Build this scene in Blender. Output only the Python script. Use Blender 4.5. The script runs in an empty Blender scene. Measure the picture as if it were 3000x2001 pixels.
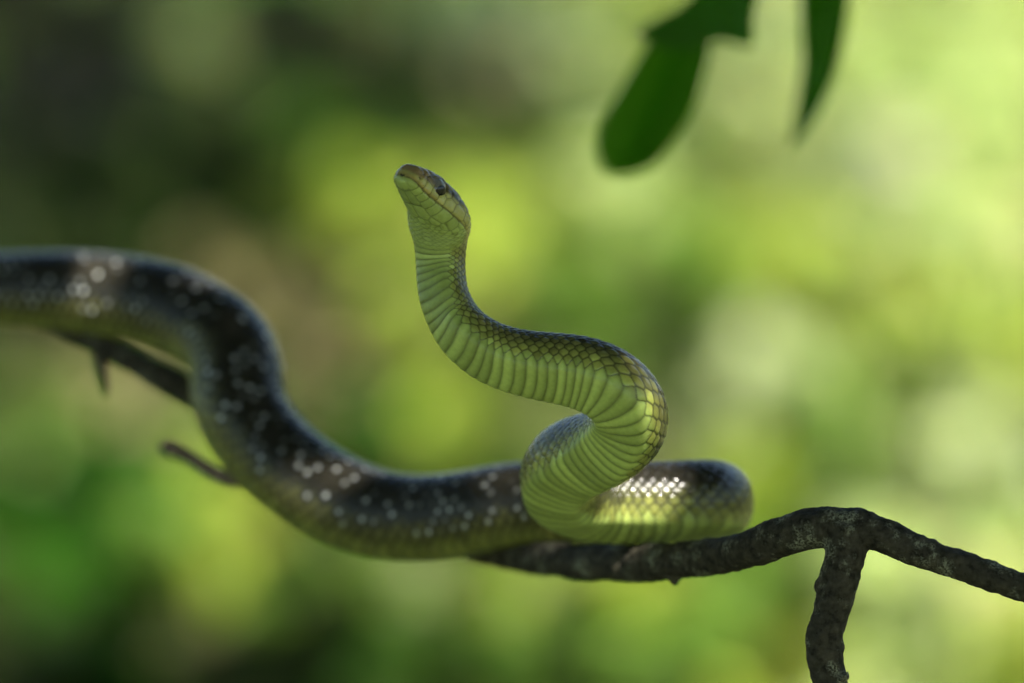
import bpy, bmesh, math, random
import numpy as np
from mathutils import Vector, Matrix

rng = np.random.default_rng(11)
random.seed(5)
scene = bpy.context.scene
COL = scene.collection

# ------------------------------------------------------------------ camera
D0 = 1.5556                       # focus distance, metres
MPP = 0.28 / 3000.0               # metres per photo pixel in the focus plane
PITCH = math.radians(9.0)         # camera looks slightly down
CAM = np.array([0.0, 0.0, 1.35])
Rv = np.array([1.0, 0, 0])
Fv = np.array([0, math.cos(PITCH), -math.sin(PITCH)])
Uv = np.array([0, math.sin(PITCH), math.cos(PITCH)])

cd = bpy.data.cameras.new('camera')
cam = bpy.data.objects.new('camera', cd)
COL.objects.link(cam)
cam.location = CAM
cam.rotation_euler = (math.pi / 2 - PITCH, 0, 0)
cd.sensor_width = 36
cd.lens = 200
cd.clip_start = 0.05
cd.clip_end = 1000
cd.dof.use_dof = True
cd.dof.focus_distance = D0
cd.dof.aperture_fstop = 5.4
scene.camera = cam

# ------------------------------------------------------------------ light
SUN = np.array([0.34, -0.50, 0.80])
SUN = SUN / np.linalg.norm(SUN)   # direction towards the sun
sun_elev = math.asin(SUN[2])
sun_az = math.atan2(SUN[0], SUN[1])
w = bpy.data.worlds.new('World')
scene.world = w
w.use_nodes = True
nt = w.node_tree
nt.nodes.clear()
sky = nt.nodes.new('ShaderNodeTexSky')
sky.sky_type = 'NISHITA'
sky.sun_disc = False
sky.sun_elevation = sun_elev
sky.sun_rotation = sun_az
bg = nt.nodes.new('ShaderNodeBackground')
bg.inputs['Strength'].default_value = 0.15
out = nt.nodes.new('ShaderNodeOutputWorld')
nt.links.new(sky.outputs[0], bg.inputs[0])
nt.links.new(bg.outputs[0], out.inputs[0])

sl = bpy.data.lights.new('sun', 'SUN')
sl.energy = 5.0
sl.angle = math.radians(0.5)
sl.color = (1.0, 0.95, 0.86)
so = bpy.data.objects.new('sun', sl)
COL.objects.link(so)
so.location = (2, -3, 6)
so.rotation_euler = Vector(-SUN).to_track_quat('-Z', 'Y').to_euler()

scene.view_settings.view_transform = 'Standard'
scene.view_settings.look = 'None'
scene.view_settings.exposure = 1.75
scene.view_settings.gamma = 1.0
scene.view_settings.use_curve_mapping = False
scene.cycles.use_denoising = True
scene.cycles.denoising_input_passes = 'RGB_ALBEDO'
scene.cycles.max_bounces = 8
scene.cycles.diffuse_bounces = 4
scene.cycles.transmission_bounces = 6
scene.cycles.sample_clamp_indirect = 6.0

# ------------------------------------------------------------------ helpers
def P(px, py, dz=0.0):
    """photo pixel (3000 x 2001) at dz metres behind the focus plane -> world point"""
    D = D0 + dz
    k = MPP * D / D0
    return CAM + Fv * D + Rv * ((px - 1500) * k) + Uv * (-(py - 1000.5) * k)

def V(r, u, t):
    """direction: right, up, towards the camera -> world"""
    return Rv * r + Uv * u - Fv * t

def spline(t, y, tq):
    """natural cubic spline through y(t), several columns"""
    t = np.asarray(t, float); y = np.asarray(y, float)
    n = len(t); h = np.diff(t)
    A = np.zeros((n, n)); R = np.zeros((n,) + y.shape[1:])
    A[0, 0] = A[-1, -1] = 1
    for i in range(1, n - 1):
        A[i, i - 1] = h[i - 1]; A[i, i] = 2 * (h[i - 1] + h[i]); A[i, i + 1] = h[i]
        R[i] = 6 * ((y[i + 1] - y[i]) / h[i] - (y[i] - y[i - 1]) / h[i - 1])
    M = np.linalg.solve(A, R)
    k = np.clip(np.searchsorted(t, tq) - 1, 0, n - 2)
    dx = (tq - t[k]); hh = h[k]
    if y.ndim > 1:
        dx = dx[:, None]; hh = hh[:, None]
    a = (t[k + 1] - tq) if y.ndim == 1 else (t[k + 1] - tq)[:, None]
    return (M[k] * a**3 + M[k + 1] * dx**3) / (6 * hh) + (y[k] / hh - M[k] * hh / 6) * a + (y[k + 1] / hh - M[k + 1] * hh / 6) * dx

def norm(a):
    return a / np.maximum(np.linalg.norm(a, axis=-1, keepdims=True), 1e-12)

def sm(a, b, x):
    t = np.clip((x - a) / (b - a), 0, 1)
    return t * t * (3 - 2 * t)

def hash01(*k):
    x = np.zeros(np.broadcast(*k).shape)
    for i, q in enumerate(k):
        x = x + q * (12.9898 + 65.345 * i)
    return np.modf(np.abs(np.sin(x) * 43758.5453))[0]

def mesh_obj(name, verts, faces, mat, parent=None, smooth=True, colors=None, extra=None):
    """verts (n,3), faces (m,k) with k constant"""
    verts = np.asarray(verts, np.float32); faces = np.asarray(faces, np.int32)
    me = bpy.data.meshes.new(name)
    me.vertices.add(len(verts)); me.vertices.foreach_set('co', verts.ravel())
    m, k = faces.shape
    me.loops.add(m * k); me.loops.foreach_set('vertex_index', faces.ravel())
    me.polygons.add(m)
    me.polygons.foreach_set('loop_start', np.arange(0, m * k, k, dtype=np.int32))
    me.polygons.foreach_set('use_smooth', np.full(m, smooth, dtype=bool))
    me.update(calc_edges=True)
    if colors is not None:
        a = me.attributes.new('tint', 'FLOAT_COLOR', 'POINT')
        c = np.ones((len(verts), 4), np.float32); c[:, :3] = colors
        a.data.foreach_set('color', c.ravel())
    if extra:
        for kx, vx in extra.items():
            a = me.attributes.new(kx, 'FLOAT', 'POINT')
            a.data.foreach_set('value', np.asarray(vx, np.float32).ravel())
    if mat: me.materials.append(mat)
    o = bpy.data.objects.new(name, me)
    COL.objects.link(o)
    if parent: o.parent = parent
    return o

def tag(o, label=None, cat=None, group=None, kind=None):
    if label: o['label'] = label
    if cat: o['category'] = cat
    if group: o['group'] = group
    if kind: o['kind'] = kind
    return o

def empty(name, loc):
    o = bpy.data.objects.new(name, None)
    o.location = loc
    o.empty_display_size = 0.02
    COL.objects.link(o)
    return o

def put_under(child, root):
    child.parent = root
    child.matrix_parent_inverse = Matrix.Translation(root.location).inverted()

# ------------------------------------------------------------------ materials
def new_mat(name):
    m = bpy.data.materials.new(name); m.use_nodes = True
    nt = m.node_tree; nt.nodes.clear()
    o = nt.nodes.new('ShaderNodeOutputMaterial')
    return m, nt, o

def N(nt, t, **kw):
    n = nt.nodes.new(t)
    for k, v in kw.items():
        setattr(n, k, v)
    return n

def leaf_material(name, transl=0.45, rough=0.45, gain=1.0, spec=0.35):
    m, nt, o = new_mat(name)
    at = N(nt, 'ShaderNodeAttribute', attribute_name='tint')
    noise = N(nt, 'ShaderNodeTexNoise'); noise.inputs['Scale'].default_value = 60
    mixv = N(nt, 'ShaderNodeMath', operation='MULTIPLY_ADD')
    mixv.inputs[1].default_value = 0.5; mixv.inputs[2].default_value = 0.75 * gain
    nt.links.new(noise.outputs[0], mixv.inputs[0])
    sc = N(nt, 'ShaderNodeVectorMath', operation='SCALE')
    nt.links.new(at.outputs['Color'], sc.inputs[0]); nt.links.new(mixv.outputs[0], sc.inputs['Scale'])
    b = N(nt, 'ShaderNodeBsdfPrincipled')
    b.inputs['Roughness'].default_value = rough
    b.inputs['Specular IOR Level'].default_value = spec
    nt.links.new(sc.outputs[0], b.inputs['Base Color'])
    tr = N(nt, 'ShaderNodeBsdfTranslucent')
    mul = N(nt, 'ShaderNodeVectorMath', operation='MULTIPLY')
    mul.inputs[1].default_value = (1.15, 1.25, 0.5)
    nt.links.new(sc.outputs[0], mul.inputs[0]); nt.links.new(mul.outputs[0], tr.inputs[0])
    mx = N(nt, 'ShaderNodeMixShader'); mx.inputs[0].default_value = transl
    nt.links.new(b.outputs[0], mx.inputs[1]); nt.links.new(tr.outputs[0], mx.inputs[2])
    nt.links.new(mx.outputs[0], o.inputs[0])
    return m

def bark_material(name, dark, mid, lichen, scale=1.0, amount=0.5, bump=0.6):
    m, nt, o = new_mat(name)
    tc = N(nt, 'ShaderNodeTexCoord')
    def noise(s, det=6, rough=0.6):
        n = N(nt, 'ShaderNodeTexNoise'); n.inputs['Scale'].default_value = s * scale
        n.inputs['Detail'].default_value = det; n.inputs['Roughness'].default_value = rough
        nt.links.new(tc.outputs['Object'], n.inputs['Vector']); return n
    n1, n2, n3 = noise(420), noise(130), noise(1500, 3)
    r1 = N(nt, 'ShaderNodeValToRGB')
    r1.color_ramp.elements[0].position = 0.35; r1.color_ramp.elements[0].color = (*dark, 1)
    r1.color_ramp.elements[1].position = 0.72; r1.color_ramp.elements[1].color = (*mid, 1)
    nt.links.new(n1.outputs[0], r1.inputs[0])
    r2 = N(nt, 'ShaderNodeValToRGB')
    r2.color_ramp.elements[0].position = 0.62 - 0.14 * amount; r2.color_ramp.elements[0].color = (0, 0, 0, 1)
    r2.color_ramp.elements[1].position = 0.74 - 0.14 * amount; r2.color_ramp.elements[1].color = (1, 1, 1, 1)
    nt.links.new(n2.outputs[0], r2.inputs[0])
    r3 = N(nt, 'ShaderNodeValToRGB')
    r3.color_ramp.elements[0].position = 0.42; r3.color_ramp.elements[0].color = (0, 0, 0, 1)
    r3.color_ramp.elements[1].position = 0.6; r3.color_ramp.elements[1].color = (1, 1, 1, 1)
    nt.links.new(n3.outputs[0], r3.inputs[0])
    mm = N(nt, 'ShaderNodeMath', operation='MULTIPLY')
    nt.links.new(r2.outputs[0], mm.inputs[0]); nt.links.new(r3.outputs[0], mm.inputs[1])
    mx = N(nt, 'ShaderNodeMix', data_type='RGBA')
    nt.links.new(mm.outputs[0], mx.inputs['Factor'])
    nt.links.new(r1.outputs[0], mx.inputs['A']); mx.inputs['B'].default_value = (*lichen, 1)
    b = N(nt, 'ShaderNodeBsdfPrincipled'); b.inputs['Roughness'].default_value = 0.85
    b.inputs['Specular IOR Level'].default_value = 0.2
    nt.links.new(mx.outputs['Result'], b.inputs['Base Color'])
    bp = N(nt, 'ShaderNodeBump'); bp.inputs['Strength'].default_value = bump
    bp.inputs['Distance'].default_value = 0.001 / scale
    ad = N(nt, 'ShaderNodeMath', operation='MULTIPLY_ADD'); ad.inputs[1].default_value = 0.4
    nt.links.new(n3.outputs[0], ad.inputs[0]); nt.links.new(n1.outputs[0], ad.inputs[2])
    nt.links.new(ad.outputs[0], bp.inputs['Height'])
    nt.links.new(bp.outputs[0], b.inputs['Normal'])
    nt.links.new(b.outputs[0], o.inputs[0])
    return m

M_leaf = leaf_material('leaf_green', 0.45, spec=.2)
M_canopy = leaf_material('canopy_leaf', 0.35)
M_hang = leaf_material('hanging_leaf', 0.6, 0.5, 1.45, .2)
M_bark = bark_material('branch_bark', (0.014, 0.013, 0.009), (0.07, 0.063, 0.043), (0.22, 0.23, 0.16), amount=.75)
M_stub = bark_material('stub_wood_sunlit', (0.06, 0.045, 0.035), (0.30, 0.22, 0.17), (0.10, 0.09, 0.07))  # pale pink tan stands in for sunlight on the twig stub
M_dead = bark_material('dead_wood', (0.015, 0.013, 0.01), (0.04, 0.034, 0.026), (0.06, 0.06, 0.04), scale=.2)
M_trunk = bark_material('trunk_bark', (0.05, 0.04, 0.028), (0.16, 0.13, 0.095), (0.16, 0.18, 0.11), scale=0.06)

# ------------------------------------------------------------------ ground
def ground_material():
    m, nt, o = new_mat('forest_floor')
    tc = N(nt, 'ShaderNodeTexCoord')
    n1 = N(nt, 'ShaderNodeTexNoise'); n1.inputs['Scale'].default_value = 1.6; n1.inputs['Detail'].default_value = 5
    n2 = N(nt, 'ShaderNodeTexNoise'); n2.inputs['Scale'].default_value = 25; n2.inputs['Detail'].default_value = 6
    for n in (n1, n2): nt.links.new(tc.outputs['Object'], n.inputs['Vector'])
    r = N(nt, 'ShaderNodeValToRGB')
    e = r.color_ramp.elements
    e[0].position = 0.35; e[0].color = (0.05, 0.075, 0.018, 1)
    e[1].position = 0.65; e[1].color = (0.13, 0.12, 0.055, 1)
    nt.links.new(n1.outputs[0], r.inputs[0])
    r2 = N(nt, 'ShaderNodeValToRGB')
    r2.color_ramp.elements[0].color = (0.45, 0.45, 0.45, 1); r2.color_ramp.elements[0].position = 0.3
    r2.color_ramp.elements[1].color = (1.3, 1.3, 1.3, 1); r2.color_ramp.elements[1].position = 0.7
    nt.links.new(n2.outputs[0], r2.inputs[0])
    mx = N(nt, 'ShaderNodeMix', data_type='RGBA', blend_type='MULTIPLY'); mx.inputs['Factor'].default_value = 1
    nt.links.new(r.outputs[0], mx.inputs['A']); nt.links.new(r2.outputs[0], mx.inputs['B'])
    b = N(nt, 'ShaderNodeBsdfPrincipled'); b.inputs['Roughness'].default_value = 0.9
    b.inputs['Specular IOR Level'].default_value = 0.1
    nt.links.new(mx.outputs['Result'], b.inputs['Base Color'])
    nt.links.new(b.outputs[0], o.inputs[0])
    return m

def make_ground():
    xs = np.concatenate([np.linspace(-300, -14, 14), np.linspace(-12, 12, 97), np.linspace(14, 300, 14)])
    X, Y = np.meshgrid(xs, xs + 6.0, indexing='ij')
    Z = 0.03 * np.sin(X * 1.7 + 0.4 * Y) + 0.025 * np.sin(Y * 2.3 - X * 0.8) + 0.015 * np.sin(5.1 * X) * np.cos(4.3 * Y)
    far = sm(14, 60, np.hypot(X, Y - 6))
    Z = Z * (1 - far) - 0.02
    n = len(xs)
    v = np.stack([X, Y, Z], -1).reshape(-1, 3)
    i = np.arange(n * n).reshape(n, n)
    f = np.stack([i[:-1, :-1], i[1:, :-1], i[1:, 1:], i[:-1, 1:]], -1).reshape(-1, 4)
    o = mesh_obj('ground', v, f, ground_material())
    tag(o, 'mossy forest floor with litter and soil', kind='structure')
make_ground()

# ------------------------------------------------------------------ leaves
def leaves_mesh(name, C, nrm, axis, L, W, colors, mat, parent=None, fold=0.25):
    """one six-sided folded blade for each row of C"""
    n = len(C)
    nrm = norm(nrm); axis = norm(axis - nrm * np.sum(axis * nrm, 1, keepdims=True))
    side = np.cross(nrm, axis)
    L = np.broadcast_to(L, n)[:, None]; W = np.broadcast_to(W, n)[:, None]
    def pt(a, s, h): return C + axis * L * a + side * W * s + nrm * W * h
    v = np.stack([pt(-.5, 0, 0), pt(-.18, .45, fold), pt(.2, .36, fold), pt(.5, 0, -.25), pt(.2, -.36, fold), pt(-.18, -.45, fold)], 1)
    base = (np.arange(n) * 6)[:, None]
    f = np.concatenate([base + np.array([[0, 1, 2, 3]]), base + np.array([[0, 3, 4, 5]])], 0)
    col = np.repeat(colors, 6, axis=0)
    return mesh_obj(name, v.reshape(-1, 3), f, mat, parent, True, col)

def rand_dirs(n, up=0.0):
    d = rng.normal(size=(n, 3)); d[:, 2] += up
    return norm(d)

def tube(path, rad, nseg=10, closed_ends=True):
    """verts, quads of a tube along a path"""
    path = np.asarray(path, float); rad = np.asarray(rad, float)
    T = norm(np.gradient(path, axis=0))
    ref = np.array([0.31, 0.87, 0.38])
    A = norm(np.cross(T, ref)); B = np.cross(T, A)
    ph = np.linspace(0, 2 * math.pi, nseg, endpoint=False)
    v = path[:, None] + rad[:, None, None] * (A[:, None] * np.cos(ph)[None, :, None] + B[:, None] * np.sin(ph)[None, :, None])
    n = len(path)
    i = np.arange(n * nseg).reshape(n, nseg)
    j = np.roll(i, -1, 1)
    f = np.stack([i[:-1], j[:-1], j[1:], i[1:]], -1).reshape(-1, 4)
    v = v.reshape(-1, 3)
    if closed_ends:
        c0, c1 = len(v), len(v) + 1
        v = np.vstack([v, path[0], path[-1]])
        e0 = np.stack([j[0], i[0], np.full(nseg, c0), np.full(nseg, c0)], -1)
        e1 = np.stack([i[-1], j[-1], np.full(nseg, c1), np.full(nseg, c1)], -1)
        return v, f, e0[:, :3], e1[:, :3]
    return v, f, None, None

def tube_bm(bm, path, rad, nseg=10):
    v, f, e0, e1 = tube(path, rad, nseg)
    vs = [bm.verts.new(p) for p in v]
    for q in f: bm.faces.new([vs[k] for k in q])
    for q in list(e0) + list(e1): bm.faces.new([vs[k] for k in q])

def bm_obj(name, bm, mat, parent=None):
    me = bpy.data.meshes.new(name)
    bmesh.ops.recalc_face_normals(bm, faces=bm.faces)
    for f in bm.faces: f.smooth = True
    bm.to_mesh(me); bm.free()
    me.materials.append(mat)
    o = bpy.data.objects.new(name, me); COL.objects.link(o)
    if parent: put_under(o, parent)
    return o

def smooth_path(pts, rads, n):
    pts = np.asarray(pts, float)
    t = np.concatenate([[0], np.cumsum(np.linalg.norm(np.diff(pts, axis=0), axis=1))])
    tq = np.linspace(0, t[-1], n)
    return spline(t, pts, tq), np.interp(tq, t, rads)

# ---- species colours (leaf albedo)
LIME = (0.45, 0.53, 0.21)
PALE = (0.44, 0.50, 0.27)
YEL = (0.29, 0.35, 0.055)
MID = (0.12, 0.20, 0.03)
DEEP = (0.026, 0.092, 0.005)
DARK = (0.045, 0.07, 0.016)
TAN = (0.26, 0.23, 0.11)
OLIVE = (0.12, 0.13, 0.05)
BROWN = (0.065, 0.058, 0.032)

# low plants in the glade behind: (photo x, photo y, distance, radius in photo px, kind, leaves)
CLUMPS = [
 (60, 60, 11, 260, BROWN, 240), (430, 20, 11, 200, OLIVE, 200), (130, 300, 10, 240, BROWN, 260), (450, 330, 10, 220, BROWN, 220),
 (560, 130, 9, 75, LIME, 110), (840, 60, 11, 190, BROWN, 200), (820, 300, 11, 220, OLIVE, 220), (60, 560, 9.5, 260, OLIVE, 240),
 (350, 600, 9, 240, DARK, 300), (560, 480, 9, 170, DARK, 220), (250, 700, 8.5, 160, DARK, 160), (650, 640, 9, 140, DEEP, 120),
 (760, 400, 9.5, 150, MID, 120), (950, 480, 9, 170, MID, 160), (900, 640, 8.5, 160, YEL, 130), (1080, 640, 8.5, 150, YEL, 130),
 (1150, 120, 12, 190, OLIVE, 180), (1400, 30, 11, 150, PALE, 110), (1330, 270, 11, 170, OLIVE, 160), (1480, 330, 10, 160, TAN, 90),
 (1620, 120, 11, 150, PALE, 110), (1250, 420, 10, 170, MID, 150), (1520, 560, 9, 190, YEL, 190), (1500, 760, 8, 200, YEL, 210),
 (1720, 560, 9, 150, MID, 130), (1650, 860, 7.5, 140, MID, 140), (1400, 660, 8, 140, YEL, 110),
 (920, 880, 8, 130, TAN, 220), (960, 1050, 7.4, 110, TAN, 220), (960, 1250, 7, 90, TAN, 160), (720, 760, 8.4, 130, TAN, 90), (800, 560, 9, 110, OLIVE, 80),
 (1120, 1300, 7, 110, DEEP, 150), (1240, 1180, 7, 150, YEL, 160), (1380, 1290, 6.8, 130, YEL, 140), (1160, 1000, 7.4, 120, YEL, 120), (1200, 850, 7.6, 120, OLIVE, 100),
 (60, 1080, 7.5, 140, OLIVE, 110), (330, 1180, 7.2, 140, TAN, 90), (120, 1300, 7, 190, MID, 200), (330, 1420, 6.6, 170, DEEP, 200), (80, 1560, 6.4, 190, DEEP, 240),
 (80, 1800, 6.0, 190, DARK, 220), (260, 1900, 6.0, 160, DEEP, 180), (420, 1660, 6.3, 170, MID, 170), (650, 1640, 6.3, 180, YEL, 170), (560, 1850, 6.0, 150, OLIVE, 140),
 (800, 1900, 5.9, 170, DARK, 190), (930, 1740, 6.1, 150, MID, 140), (1060, 1860, 6.0, 130, MID, 130), (1310, 1880, 5.9, 120, PALE, 100), (1180, 1760, 6.1, 120, LIME, 90),
 (1500, 1800, 6.0, 150, YEL, 140), (1700, 1880, 5.9, 160, MID, 150), (1900, 1800, 6.0, 160, YEL, 140), (1400, 1450, 6.5, 130, MID, 100),
 (1900, 420, 9.5, 190, LIME, 170), (1900, 660, 8.5, 200, LIME, 190), (2200, 430, 9, 200, LIME, 190), (2100, 640, 8.5, 150, YEL, 130), (2500, 250, 10, 230, LIME, 220),
 (2800, 120, 11, 250, LIME, 240), (2250, 90, 11, 150, PALE, 130), (1980, 150, 11, 160, YEL, 120), (2900, 450, 9, 230, LIME, 220), (2620, 560, 9, 210, PALE, 200), (2850, 760, 8, 210, LIME, 210),
 (2050, 880, 7.8, 170, MID, 140), (2300, 820, 8, 180, YEL, 170), (2500, 880, 8, 170, LIME, 160), (2700, 980, 7.5, 170, YEL, 150), (2150, 1120, 7, 180, PALE, 170),
 (2330, 1180, 7, 150, LIME, 140), (2560, 1180, 7, 160, MID, 130), (2780, 1240, 7, 190, LIME, 180), (2950, 1080, 7.4, 160, YEL, 130), (2450, 1350, 6.7, 130, MID, 110),
 (2630, 1400, 6.6, 140, LIME, 120), (2900, 1450, 6.5, 180, PALE, 160), (2150, 1480, 6.5, 120, YEL, 100), (2200, 1760, 6.1, 170, MID, 150), (2330, 1880, 6, 150, YEL, 130),
 (2600, 1750, 6.1, 180, LIME, 170), (2800, 1700, 6.2, 180, LIME, 170), (2950, 1850, 6, 190, YEL, 170), (2650, 1930, 5.9, 160, LIME, 150), (2050, 1930, 5.9, 150, MID, 130),
 (100, 2080, 5.6, 170, DARK, 200), (350, 2090, 5.6, 170, DEEP, 200), (600, 2080, 5.6, 170, OLIVE, 180), (850, 2090, 5.6, 170, DARK, 200), (1100, 2080, 5.6, 170, MID, 180), (1450, 2070, 5.6, 170, MID, 160), (1800, 2080, 5.6, 170, MID, 160), (2200, 2080, 5.6, 190, YEL, 170), (2600, 2080, 5.6, 190, LIME, 170), (2950, 2080, 5.6, 170, YEL, 160),
]

def make_undergrowth():
    Cs, Ns, As, Ls, Ws, Ks = [], [], [], [], [], []
    def add(c, n_, a_, l, w_, k):
        Cs.append(c); Ns.append(n_); As.append(a_); Ls.append(l); Ws.append(w_); Ks.append(k)
    plants = []
    for (px, py, D, R, kind, cnt) in CLUMPS:
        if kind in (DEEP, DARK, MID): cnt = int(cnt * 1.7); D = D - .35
        plants.append((px, py, D, R, kind, int(cnt * 1.15)))
        for q in range(5):                                   # smaller sprigs, lighter and darker than their neighbours
            an, rr = rng.uniform(0, 6.283), R * rng.uniform(.3, 1.25)
            k_ = np.array(kind) * ([.6, .8, 1.3, 1.5, 1.0] if kind in (LIME, PALE, YEL) else [.4, .6, 1.3, 1.6, .75])[q]
            plants.append((px + math.cos(an) * rr, py + math.sin(an) * rr, D - rng.uniform(.3, .8), R * rng.uniform(.22, .42), np.minimum(k_, .6), 46))
    for (px, py, D, R, kind, cnt) in plants:
        dz = D - D0
        c0 = P(px, py, dz)
        rad = R * MPP * D / D0
        n = cnt
        d = rand_dirs(n) * (rng.random((n, 1)) ** 0.45) * rad * np.array([1.0, 1.25, 0.95])
        c = c0 + d
        c[:, 2] = np.maximum(c[:, 2], 0.02)
        l = rng.uniform(0.035, 0.075, n)
        col = np.array(kind) * rng.uniform(0.7, 1.3, (n, 1)) * rng.uniform(0.9, 1.1, (n, 3))
        add(c, rand_dirs(n, 0.9), rand_dirs(n), l, l * rng.uniform(.45, .7, n), col)
    # low herbs over the whole glade, wider than the frame
    n = 16000
    x = rng.uniform(-4.5, 4.5, n); y = rng.uniform(4.6, 16, n)
    keep = np.ones(n, bool)
    c = np.stack([x, y, rng.uniform(0.0, 0.10, n)], 1)
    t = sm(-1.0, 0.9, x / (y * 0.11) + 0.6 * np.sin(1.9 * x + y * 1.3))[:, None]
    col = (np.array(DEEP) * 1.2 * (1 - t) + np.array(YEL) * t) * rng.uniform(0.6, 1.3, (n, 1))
    l = rng.uniform(0.04, 0.09, n)
    add(c, rand_dirs(n, 0.8), rand_dirs(n, 0.6), l, l * .5, col)
    # the same kind of plants beside the frame
    for k in range(70):
        sx = rng.choice([-1, 1]); y0 = rng.uniform(6, 13)
        x0 = sx * (0.105 * y0 + rng.uniform(0.05, 2.4))
        n = 110; h = rng.uniform(.12, .5)
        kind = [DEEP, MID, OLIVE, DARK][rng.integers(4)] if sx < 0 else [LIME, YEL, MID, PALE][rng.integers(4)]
        c = np.array([x0, y0, h * .6]) + rand_dirs(n) * (rng.random((n, 1)) ** .4) * np.array([.18, .18, h * .55])
        c[:, 2] = np.maximum(c[:, 2], .02)
        l = rng.uniform(0.035, 0.075, n)
        add(c, rand_dirs(n, .9), rand_dirs(n), l, l * .55, np.array(kind) * rng.uniform(.7, 1.3, (n, 1)))
    o = leaves_mesh('undergrowth', np.vstack(Cs), np.vstack(Ns), np.vstack(As), np.concatenate(Ls), np.concatenate(Ws), np.vstack(Ks), M_leaf)
    tag(o, 'blurred sunlit green undergrowth filling the glade behind the snake', 'undergrowth', kind='stuff')
make_undergrowth()

def make_woodland():
    n = 7000
    a = rng.uniform(0, 2 * math.pi, n); r = rng.uniform(19, 26, n)
    z = rng.uniform(0, 11, n)
    c = np.stack([r * np.cos(a), 4 + r * np.sin(a), z], 1)
    l = rng.uniform(.7, 1.4, n)
    col = np.array(MID) * rng.uniform(.5, 1.2, (n, 1))
    o = leaves_mesh('woodland', c, rand_dirs(n, .6), rand_dirs(n), l, l * .6, col, M_leaf)
    tag(o, 'wall of green woodland around the glade', 'woodland', kind='stuff')
make_woodland()

# ------------------------------------------------------------------ shade trees
SHADED_FRAME = math.radians(8.5)
def outside_view(c, half=0.115, vert=0.08):
    d = c - CAM
    z = d @ Fv; x = d @ Rv; y = d @ Uv
    return ~((z > 0) & (np.abs(x) < half * z + 0.03) & (np.abs(y) < vert * z + 0.03))

def line_dist(c, p, d):
    q = c - p
    return np.linalg.norm(q - np.outer(q @ d, d), axis=1), q @ d

# gaps in the crown through which sun flecks reach the snake: (point, radius)
FLECKS = [(P(1772, 1455, .055), .0085), (P(300, 800, .2), .009), (P(772, 1012, .168), .003), (P(1660, 1600, .055), .007)]
_r = np.random.default_rng(4)
for (x_, y_, d_) in [(1420, 1430, .125), (1270, 1450, .13), (1120, 1440, .14), (1010, 1480, .140), (560, 880, .19), (420, 810, .2), (200, 790, .21)]:
    for _k in range(2):
        FLECKS.append((P(x_ + _r.uniform(-60, 60), y_ + _r.uniform(-45, 45), d_), _r.uniform(.0004, .0012)))


def make_shade_tree(name, label, foot, centre, radii, nleaf, flecks, seed, leaf=(.07, .11), group=None, trunk_r=.09, core=None, trunk_top=None):
    root = empty(name, (foot[0], foot[1], -0.03))
    top = np.array(centre) + np.array([0, 0, radii[2] * .3]) if trunk_top is None else np.array(trunk_top)
    foot = np.array([foot[0], foot[1], -0.06])
    mid = foot * .5 + top * .5; mid[:2] = foot[:2] * .75 + top[:2] * .25
    pth, rr = smooth_path([foot, foot * .7 + mid * .3 + np.array([0.02, .02, 0]), mid, top * .6 + mid * .4, top], [trunk_r * 1.25, trunk_r, trunk_r * .8, trunk_r * .55, trunk_r * .2], 40)
    bm = bmesh.new(); tube_bm(bm, pth, rr, 14)
    bm_obj('trunk', bm, M_trunk, root)
    r2 = np.random.default_rng(seed)
    for k in range(9):
        a = k * 2.4 + r2.uniform(-.3, .3)
        i0 = int(22 + k * 1.7)
        st = pth[i0]
        en = np.array(centre) + np.array([math.cos(a) * radii[0], math.sin(a) * radii[1], r2.uniform(-.3, .5) * radii[2]]) * .8
        for q in range(8):
            mids = st * .5 + en * .5 + np.array([0, 0, .12])
            pp, pr = smooth_path([st, mids, en], [rr[i0] * .6, rr[i0] * .35, rr[i0] * .1], 16)
            bad = not outside_view(pp).all() or any((line_dist(pp, p, SUN)[0] < r * 2 + .03).any() for p, r in flecks)
            if not bad: break
            en = en + np.array([0, 0, .15])
        if bad: continue
        bm = bmesh.new(); tube_bm(bm, pp, pr, 8)
        bm_obj('limb', bm, M_trunk, root)
    d = rand_dirs(nleaf) * (rng.random((nleaf, 1)) ** .4)
    c = np.array(centre) + d * np.array(radii)
    l = rng.uniform(leaf[0], leaf[1], nleaf)
    if core is not None:
        m_ = core[2]
        c = np.vstack([c, core[0] + rand_dirs(m_) * (rng.random((m_, 1)) ** .4) * core[1]])
        l = np.concatenate([l, rng.uniform(.05, .08, m_)])
    nr = rand_dirs(len(c), .9); ax = rand_dirs(len(c)); ax = norm(ax - nr * np.sum(ax * nr, 1, keepdims=True)); sd_ = np.cross(nr, ax)
    wl = l * rng.uniform(.5, .75, len(c))
    keep = outside_view(c)
    for p, r in flecks:
        # a leaf goes where the beam of that radius would meet its blade
        den = nr @ SUN
        t = np.sum((c - p) * nr, 1) / np.where(np.abs(den) < 1e-4, 1e-4, den)
        h = p + t[:, None] * SUN - c
        rm = r / np.maximum(np.abs(den), .12) + .12 * wl
        hit = (np.abs(np.sum(h * ax, 1)) < l * .5 + rm) & (np.abs(np.sum(h * sd_, 1)) < wl * .42 + rm)
        keep &= ~hit
    c = c[keep]; l = l[keep]; wl = wl[keep]; nr = nr[keep]; ax = ax[keep]; n = len(c)
    col = np.array([.075, .14, .025]) * rng.uniform(.6, 1.4, (n, 1))
    lo = leaves_mesh('crown', c, nr, ax, l, wl, col, M_canopy)
    put_under(lo, root)
    tag(lo, kind='stuff')
    tag(root, label, 'tree', group)
    return root

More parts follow.
